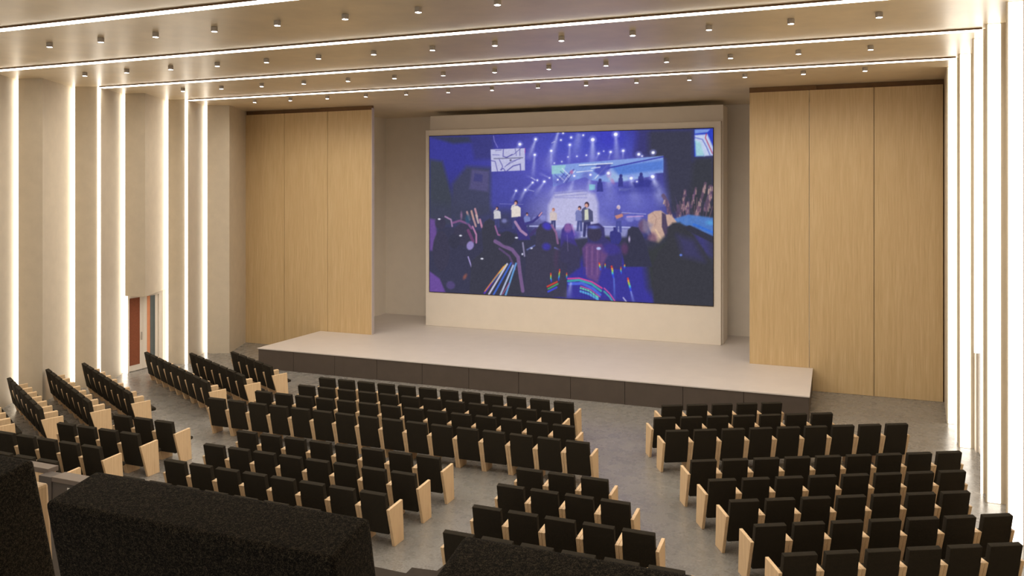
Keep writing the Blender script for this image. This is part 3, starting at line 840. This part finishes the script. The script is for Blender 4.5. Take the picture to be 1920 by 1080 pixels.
('p',[(378,234),(376,209),(384,198),(402,195),(414,204),(416,226),(435,237),(452,253),(453,292),(367,289),(366,250)],(64,60,110),1,1.5),
('e',393,218,15.6,16.1,(64,60,84),1,2,0),
('e',391,204,10.8,3.4,(110,120,215),0.8,2,0),
('p',[(366,250),(376,238),(409,240),(423,259),(409,288),(400,322),(376,312)],(112,78,128),0.85,3),
('l',[(371,246),(369,306)],1.7,(84,62,120),0.6),
('l',[(376,246),(375,306)],1.7,(146,104,152),0.6),
('l',[(382,245),(381,306)],1.7,(84,62,120),0.6),
('l',[(388,245),(387,306)],1.7,(146,104,152),0.6),
('l',[(394,245),(393,306)],1.7,(84,62,120),0.6),
('l',[(400,245),(399,305)],1.7,(146,104,152),0.6),
('l',[(406,245),(405,305)],1.7,(84,62,120),0.6),
('e',430,249,20.4,12.6,(68,60,140),0.8,4,0),
('e',402,249,4.8,3.0,(180,190,240),1,1,0),
('p',[(426,222),(427,213),(434,210),(434,203),(439,203),(442,212),(450,215),(452,228),(446,239),(429,238)],(60,60,128),1,1),
('p',[(463,226),(465,208),(474,201),(487,203),(496,218),(505,242),(516,284),(458,286),(453,253),(460,239)],(58,58,78),1,1.5),
('e',458,248,7.2,11.5,(96,64,104),0.8,3,0),
('e',468,228,1.9,5.8,(196,180,220),0.9,1,0),
('p',[(547,224),(547,204),(558,192),(573,191),(584,199),(601,216),(622,248),(640,280),(640,360),(519,360),(516,284),(530,251),(545,237)],(60,60,68),1,2.5),
('l',[(592,203),(640,226)],12.0,(58,58,72),1),
('e',575,258,2.6,2.3,(110,140,235),1,1,0),
('p',[(567,217),(601,227),(622,270),(579,260)],(70,66,130),0.5,8),
('e',79,228,3.6,1.8,(230,230,245),1,0.7,0),
('e',132,279,3.6,1.8,(230,230,245),1,0.7,0),
('e',25,191,3.6,1.8,(230,230,245),1,0.7,0),
('e',90,321,3.6,6.9,(150,90,80),0.8,2,0.6),
('l',[(186,295),(138,356)],4.1,(90,60,190),0.85),
('l',[(193,289),(149,358)],4.1,(220,215,240),0.85),
('l',[(202,287),(160,359)],4.1,(70,110,220),0.85),
('l',[(207,292),(177,358)],4.1,(190,205,240),0.85),
('l',[(214,287),(189,359)],4.1,(110,170,235),0.85),
('l',[(184,295),(164,320),(139,352)],2.6,(225,130,80),0.9),
('l',[(189,291),(174,310)],2.4,(240,200,80),0.9),
('l',[(180,304),(156,332)],1.4,(110,200,120),0.8),
('l',[(198,331),(182,357)],1.9,(220,110,170),0.7),
('l',[(295,306),(295,310)],2.6,(232,70,60),0.9),
('l',[(295,310),(295,313)],2.6,(240,170,60),0.9),
('l',[(295,313),(295,317)],2.6,(150,210,90),0.9),
('l',[(295,317),(296,321)],2.6,(70,180,230),0.9),
('l',[(296,321),(296,324)],2.6,(60,80,220),0.9),
('l',[(315,297),(315,302)],2.6,(232,70,60),0.9),
('l',[(315,302),(314,306)],2.6,(240,170,60),0.9),
('l',[(314,306),(314,311)],2.6,(150,210,90),0.9),
('l',[(314,311),(313,316)],2.6,(70,180,230),0.9),
('l',[(313,316),(313,320)],2.6,(60,80,220),0.9),
('l',[(403,280),(404,283)],2.9,(232,70,60),0.9),
('l',[(404,283),(404,286)],2.9,(240,170,60),0.9),
('l',[(404,286),(405,288)],2.9,(150,210,90),0.9),
('l',[(405,288),(405,291)],2.9,(70,180,230),0.9),
('l',[(405,291),(406,294)],2.9,(60,80,220),0.9),
('l',[(430,286),(431,291)],3.6,(232,70,60),0.9),
('l',[(431,291),(432,295)],3.6,(240,170,60),0.9),
('l',[(432,295),(432,300)],3.6,(150,210,90),0.9),
('l',[(432,300),(433,304)],3.6,(70,180,230),0.9),
('l',[(433,304),(434,309)],3.6,(60,80,220),0.9),
('l',[(450,287),(450,290)],1.9,(232,70,60),0.9),
('l',[(450,290),(450,292)],1.9,(240,170,60),0.9),
('l',[(450,292),(450,295)],1.9,(150,210,90),0.9),
('l',[(450,295),(451,298)],1.9,(70,180,230),0.9),
('l',[(451,298),(451,301)],1.9,(60,80,220),0.9),
('l',[(458,282),(458,283)],2.2,(232,70,60),0.9),
('l',[(458,283),(458,285)],2.2,(240,170,60),0.9),
('l',[(458,285),(458,286)],2.2,(150,210,90),0.9),
('l',[(458,286),(458,287)],2.2,(70,180,230),0.9),
('l',[(458,287),(458,289)],2.2,(60,80,220),0.9),
('l',[(416,281),(416,283)],1.9,(232,70,60),0.9),
('l',[(416,283),(416,285)],1.9,(240,170,60),0.9),
('l',[(416,285),(416,287)],1.9,(150,210,90),0.9),
('l',[(416,287),(416,289)],1.9,(70,180,230),0.9),
('l',[(416,289),(416,291)],1.9,(60,80,220),0.9),
('l',[(465,310),(466,315)],3.6,(232,70,60),0.9),
('l',[(466,315),(467,320)],3.6,(240,170,60),0.9),
('l',[(467,320),(469,326)],3.6,(150,210,90),0.9),
('l',[(469,326),(470,331)],3.6,(70,180,230),0.9),
('l',[(470,331),(471,336)],3.6,(60,80,220),0.9),
('l',[(331,304),(331,307)],1.9,(232,70,60),0.9),
('l',[(331,307),(331,309)],1.9,(240,170,60),0.9),
('l',[(331,309),(331,311)],1.9,(150,210,90),0.9),
('l',[(331,311),(331,314)],1.9,(70,180,230),0.9),
('l',[(331,314),(331,316)],1.9,(60,80,220),0.9),
('b',(435,309),(437,362),1.7,3.6,(110,150,240),0.7),
('b',(471,336),(478,362),1.7,4.8,(150,170,245),0.8),
('l',[(287,335),(309,324)],3.6,(220,70,60),0.9),
('l',[(289,340),(311,328)],3.1,(80,170,110),0.9),
('l',[(289,346),(308,336)],4.1,(70,80,220),0.9),
('l',[(334,316),(359,314),(388,321),(409,333)],3.1,(222,80,150),0.95),
('l',[(334,321),(359,318),(386,325),(407,339)],4.8,(70,170,170),0.9),
('l',[(336,327),(365,325),(388,334),(405,347)],6.0,(84,110,225),0.85),
('l',[(362,331),(384,337),(405,352)],1.9,(224,100,160),0.9),
('l',[(362,335),(381,340),(400,353)],3.6,(120,220,170),0.9),
('l',[(362,342),(381,347),(400,357)],4.8,(100,190,235),0.8),
('l',[(414,333),(426,344),(437,359)],2.4,(225,90,160),0.9),
('l',[(414,340),(426,351),(432,360)],3.6,(80,180,180),0.8),
('l',[(365,333),(365,358)],1.1,(40,50,120),0.6),
('l',[(371,335),(371,358)],1.1,(40,50,120),0.6),
('l',[(376,337),(376,358)],1.1,(40,50,120),0.6),
('l',[(382,339),(382,357)],1.1,(40,50,120),0.6),
('l',[(388,341),(388,357)],1.1,(40,50,120),0.6),
('l',[(394,343),(394,357)],1.1,(40,50,120),0.6),
('b',(341,323),(334,360),2.4,10.8,(190,200,245),0.6),
('l',[(455,351),(463,361)],2.4,(215,210,240),0.8),
('l',[(332,221),(334,256)],1.0,(170,150,200),0.5)]

def paint():
    yy, xx = np.mgrid[0:H_, 0:W].astype(np.float32)
    img = np.empty((H_, W, 3), np.float32)
    g = yy/H_
    for k, (a, b_) in enumerate(zip((58, 58, 134), (64, 64, 92))): img[..., k] = a*(1-g)+b_*g
    def blend(sl, al, c):
        for k in range(3): img[sl+(k,)] = img[sl+(k,)]*(1-al)+c[k]*al
    def sub(x0, y0, x1, y1):
        x0 = max(0, int(x0)); y0 = max(0, int(y0)); x1 = min(W, int(x1)+1); y1 = min(H_, int(y1)+1)
        if x1 <= x0 or y1 <= y0: return None
        return (slice(y0, y1), slice(x0, x1))
    def segd(X, Y, p, q):
        dx, dy = q[0]-p[0], q[1]-p[1]; L = dx*dx+dy*dy+1e-6
        t = np.clip(((X-p[0])*dx+(Y-p[1])*dy)/L, 0, 1)
        return np.hypot(X-p[0]-t*dx, Y-p[1]-t*dy)
    for f in FEATS:
        if f[0] == 'e':
            _, u, v, rx, ry, c, a, s, ang = f
            R = max(rx, ry)+s*1.5+2
            sl = sub(u-R, v-R, u+R, v+R)
            if sl is None: continue
            X = xx[sl]-u; Y = yy[sl]-v
            ca, sa = math.cos(ang), math.sin(ang)
            X, Y = X*ca+Y*sa, -X*sa+Y*ca
            d = (np.hypot(X/rx, Y/ry)-1)*min(rx, ry)
            blend(sl, a*np.clip(.5-d/(max(s, .6)*2), 0, 1), c)
        elif f[0] == 'p':
            _, P, c, a, s = f
            xs = [p[0] for p in P]; ys = [p[1] for p in P]
            sl = sub(min(xs)-s*2-1, min(ys)-s*2-1, max(xs)+s*2+1, max(ys)+s*2+1)
            if sl is None: continue
            X, Y = xx[sl], yy[sl]
            d = np.full(X.shape, 1e9, np.float32); ins = np.zeros(X.shape, bool)
            for i in range(len(P)):
                p, q = P[i], P[(i+1) % len(P)]
                d = np.minimum(d, segd(X, Y, p, q))
                if p[1] != q[1]:
                    cr = ((p[1] > Y) != (q[1] > Y)) & (X < (q[0]-p[0])*(Y-p[1])/(q[1]-p[1])+p[0])
                    ins ^= cr
            d = np.where(ins, -d, d)
            blend(sl, a*np.clip(.5-d/(max(s, .5)*2), 0, 1), c)
        elif f[0] == 'l':
            _, P, w, c, a = f
            xs = [p[0] for p in P]; ys = [p[1] for p in P]
            sl = sub(min(xs)-w-2, min(ys)-w-2, max(xs)+w+2, max(ys)+w+2)
            if sl is None: continue
            X, Y = xx[sl], yy[sl]
            d = np.full(X.shape, 1e9, np.float32)
            for p, q in zip(P, P[1:]): d = np.minimum(d, segd(X, Y, p, q))
            blend(sl, a*np.clip(.5-(d-w/2)/1.2, 0, 1), c)
        elif f[0] == 'b':
            _, p, q, w0, w1, c, a = f
            R = w1*2+2
            sl = sub(min(p[0], q[0])-R, min(p[1], q[1])-R, max(p[0], q[0])+R, max(p[1], q[1])+R)
            if sl is None: continue
            X, Y = xx[sl], yy[sl]
            dx, dy = q[0]-p[0], q[1]-p[1]; L = math.hypot(dx, dy)+1e-6
            t = ((X-p[0])*dx+(Y-p[1])*dy)/L/L
            n = np.abs((X-p[0])*dy-(Y-p[1])*dx)/L
            w = w0+(w1-w0)*np.clip(t, 0, 1)
            al = np.exp(-(n/(w*.75))**2)*np.clip(1.05-t, 0, 1)**.8*np.clip(t*14+.2, 0, 1)
            blend(sl, a*al, c)
    rg = np.random.default_rng(3)
    n = rg.normal(0, 1, (H_, W, 1)).astype(np.float32)
    for _ in range(2):
        n = (n+np.roll(n, 1, 0)+np.roll(n, 1, 1)+np.roll(n, -1, 0)+np.roll(n, -1, 1))/5
    img = img*(1+n*.05)+n*1.0
    p = np.pad(img, ((1, 1), (1, 1), (0, 0)), 'edge')
    img = (p[:-2, 1:-1]+p[2:, 1:-1]+p[1:-1, :-2]+p[1:-1, 2:]+2*p[1:-1, 1:-1])/6
    return np.clip(img, 0, 255)
img = paint()/255.0
lin = np.where(img <= .04045, img/12.92, ((img+.055)/1.055)**2.4).astype(np.float32)
SX0, SX1, SZ0, SZ1 = -14.02, -3.63, 1.93, 7.735
xs = np.linspace(SX0, SX1, W)+8.825; zs = np.linspace(SZ1, SZ0, H_)-SZ0
vx = np.zeros((H_, W, 3), np.float32); vx[..., 0] = xs[None, :]; vx[..., 2] = zs[:, None]
idx = np.arange(H_*W).reshape(H_, W)
quads = np.stack([idx[1:, :-1], idx[1:, 1:], idx[:-1, 1:], idx[:-1, :-1]], -1).reshape(-1, 4)
me = bpy.data.meshes.new('picture')
me.vertices.add(H_*W); me.vertices.foreach_set('co', vx.ravel())
me.loops.add(quads.size); me.loops.foreach_set('vertex_index', quads.ravel().astype(np.int32))
me.polygons.add(len(quads)); me.polygons.foreach_set('loop_start', np.arange(0, quads.size, 4, dtype=np.int32))
me.polygons.foreach_set('loop_total', np.full(len(quads), 4, np.int32))
me.update(calc_edges=True)
ca = me.color_attributes.new('picture', 'FLOAT_COLOR', 'POINT')
rgba = np.ones((H_*W, 4), np.float32); rgba[:, :3] = lin.reshape(-1, 3)
ca.data.foreach_set('color', rgba.ravel())
mm = bpy.data.materials.new('screen_picture'); mm.use_nodes = True
t = mm.node_tree
for n in list(t.nodes):
    if n.type != 'OUTPUT_MATERIAL': t.nodes.remove(n)
an = t.nodes.new('ShaderNodeAttribute'); an.attribute_name = 'picture'
em = t.nodes.new('ShaderNodeEmission'); em.inputs['Strength'].default_value = SCREEN_S
t.links.new(an.outputs['Color'], em.inputs['Color']); t.links.new(em.outputs[0], t.nodes['Material Output'].inputs['Surface'])
me.materials.append(mm)
scr = empty('stage_screen', (-8.825, 26.82, SZ0))
pic = bpy.data.objects.new('picture', me); COL.objects.link(pic); pic.parent = scr; pic.location = (0, -.003, 0)
bm = bmesh.new(); add_box(bm, SX0+8.825-.02, SX1+8.825+.02, 0, .029, -.02, SZ1-SZ0+.02)
finish('screen_housing', bm, M_SEAM, scr)
tag(scr, 'huge wide screen above the stage showing a purple and blue concert crowd', 'screen')

# ------------------------------------------------------------------ chairs
LEAN = math.atan(.20)
def make_chair():
    root = empty('auditorium_chair')
    # backrest: origin of the chair is under the rear top edge of the back
    bm = bmesh.new(); add_box(bm, -.23, .23, 0, .085, -.67, 0, .008, 3)
    for v in bm.verts:   # slight fullness of the cushion
        u = 1-(v.co.x/.23)**2
        if v.co.y > .05: v.co.y += .012*u
    bmesh.ops.rotate(bm, verts=bm.verts, cent=(0, 0, 0), matrix=Matrix.Rotation(LEAN, 3, 'X'))
    b = finish('backrest', bm, M_FAB, root, (0, -.09, .877), True)
    # seat
    bm = bmesh.new()
    add_prism(bm, [(.17, .36), (.52, .385), (.535, .41), (.525, .45), (.16, .435)], -.222, .222, 'X', .012, 2)
    finish('seat', bm, M_FAB, root, None, True)
    bm = bmesh.new(); add_box(bm, -.232, .232, .22, .40, .30, .358, .004, 1)
    finish('seat_support', bm, M_CHWOOD, root)
    for s in (-1, 1):
        bm = bmesh.new()
        add_prism(bm, [(-.05, .645), (.385, .665), (.43, .0), (.135, .0)], -.0255, .0255, 'X', .006, 2)
        finish('side_panel', bm, M_CHWOOD, root, (s*.2615, 0, 0))
    return root
proto = make_chair()
used = [False]
def chair(x, y, z, rz, label, group):
    """x,y = left end of the rear top edge"""
    if not used[0]: r = proto; used[0] = True
    else:
        r = proto.copy(); COL.objects.link(r)
        for c in list(proto.children):
            d = c.copy(); COL.objects.link(d); d.parent = r
    r.location = (x+.23*math.cos(rz)-.09*math.sin(rz), y+.23*math.sin(rz)+.09*math.cos(rz), z); r.rotation_euler = (0, 0, rz)
    tag(r, label, 'chair', group)
    return r
A = math.radians(27.5)
KS, PITCH = .9943, .5775
BL = {
 'right block': (A, [((-3.53, 17.93), 5), ((-3.49, 16.88), 7), ((-3.08, 16.05), 9), ((-2.32, 14.42), 9), ((-1.89, 13.56), 8), ((-1.46, 12.76), 7), ((-1.02, 11.95), 7), ((-.59, 11.12), 6)]),
 'centre front block': (0, [((-12.31, 17.40), 12), ((-12.31, 16.53), 12), ((-12.90, 15.65), 14), ((-13.48, 14.72), 16)]),
 'centre rear block': (0, [((-11.08, 12.89), 8), ((-11.08, 11.98), 8), ((-11.08, 11.01), 8), ((-11.08, 10.07), 7)]),
 'small middle block': (0, [((-5.08, 12.92), 3), ((-5.09, 12.08), 4), ((-5.09, 11.12), 5), ((-5.09, 10.13), 6)]),
 'left rear block': (0, [((-14.34, 12.84), 3), ((-14.92, 11.96), 4), ((-16.08, 11.07), 6), ((-14.95, 10.19), 4)]),
}
for bn, (ang, rows) in BL.items():
    for ri, ((x, y), n) in enumerate(rows):
        for i in range(n):
            chair(KS*x+PITCH*i*math.cos(ang), KS*y+PITCH*i*math.sin(ang), 0, ang,
                  'black wood-sided chair, %s, row %s from stage, %s' % ((ORD[n-1-i]+' from right') if bn.startswith('left') else (ORD[i]+' from left'), CARD[ri], bn), 'chairs in the '+bn)
for ri, ((x, y), n) in enumerate((((-14.72, 18.20), 5), ((-14.68, 17.04), 7), ((-15.01, 16.12), 9), ((-15.92, 14.56), 8), ((-16.17, 13.64), 8), ((-16.66, 12.80), 7), ((-17.1, 11.98), 5))):
    p = .5775 if ri == 4 else .580
    for i in range(n):
        k = n-1-i
        chair(KS*x-p*k*math.cos(A), KS*y+p*k*math.sin(A), 0, -A,
              'black wood-sided chair, %s from right, row %s from stage, angled left wall block' % (ORD[n-1-i], CARD[ri]), 'chairs in the left wall block')
fl = ['large dark chair back in the foreground at the left photo edge', 'large dark chair back in the foreground, bottom left, seen whole', 'large dark chair back in the foreground at the bottom centre']
for i in range(3):
    chair(-1.577+.587*i, .775, TIER_Z-.025, 0, fl[i], 'foreground chairs on the balcony')
BALCONY = [(-2.9, -3.99), (2.56, -3.99), (2.56, 2.6), (-1.25, 2.6), (-1.26, 2.465), (-1.352, 2.455), (-1.35, 2.41), (-2.9, 2.44)]
bm = bmesh.new()
add_prism(bm, BALCONY, TIER_Z-.33, TIER_Z-.025)
for xx in (-2.6, 2.2): add_box(bm, xx-.15, xx+.15, .9, 1.2, 0, TIER_Z-.33)
tag(finish('balcony', bm, M_TIER), 'raised dark balcony floor under the foreground chairs', 'balcony')

# ------------------------------------------------------------------ control desk at the rear left
dk = empty('control_desk', (-12.6, 9.3, 0))
def d(nm, x0, x1, y0, y1, z0, z1, m, bev=.004):
    bm = bmesh.new(); add_box(bm, x0+12.6, x1+12.6, y0-9.3, y1-9.3, z0, z1, bev, 1); return finish(nm, bm, m, dk)
d('worktop', -12.95, -12.235, 9.65, 9.85, .90, .985, M_GREY)
d('wooden_panel', -12.8, -12.285, 9.66, 9.84, .502, .898, M_CHWOOD)
d('shelf', -12.85, -11.6, 9.38, 9.84, .46, .50, M_CHWOOD)
d('equipment_box', -12.26, -11.97, 9.50, 9.72, .502, .93, M_DGREY)
d('side_box', -11.965, -11.35, 9.52, 9.74, .502, .86, M_DGREY)
d('side_top', -11.965, -11.33, 9.50, 9.76, .862, .94, M_GREY)
d('plinth', -12.8, -11.4, 9.45, 9.82, .0, .458, M_DGREY)
d('white_tag', -11.62, -11.50, 9.511, 9.519, .70, .80, M_WHITE, .001)
tag(dk, 'grey control desk with wooden panel between the foreground chair backs', 'desk')

# ------------------------------------------------------------------ world, camera, colour
wd = bpy.data.worlds.new('world'); SC.world = wd; wd.use_nodes = True
wd.node_tree.nodes['Background'].inputs['Color'].default_value = (.9, .85, .8, 1)
wd.node_tree.nodes['Background'].inputs['Strength'].default_value = WORLD_S
F_PX = 1507.7
cam = bpy.data.cameras.new('camera'); co = bpy.data.objects.new('camera', cam); COL.objects.link(co)
co.location = (0, 0, 5.62); co.rotation_euler = (math.radians(90), 0, .3795)
cam.sensor_width = 36; cam.lens = F_PX/1920*36; cam.shift_y = -(540-361.8)/1920
cam.clip_start = .05; cam.clip_end = 200
SC.camera = co
SC.view_settings.view_transform = 'Standard'; SC.view_settings.look = 'None'
SC.view_settings.gamma = 1; SC.view_settings.use_curve_mapping = False
SC.view_settings.exposure = EXPOSURE
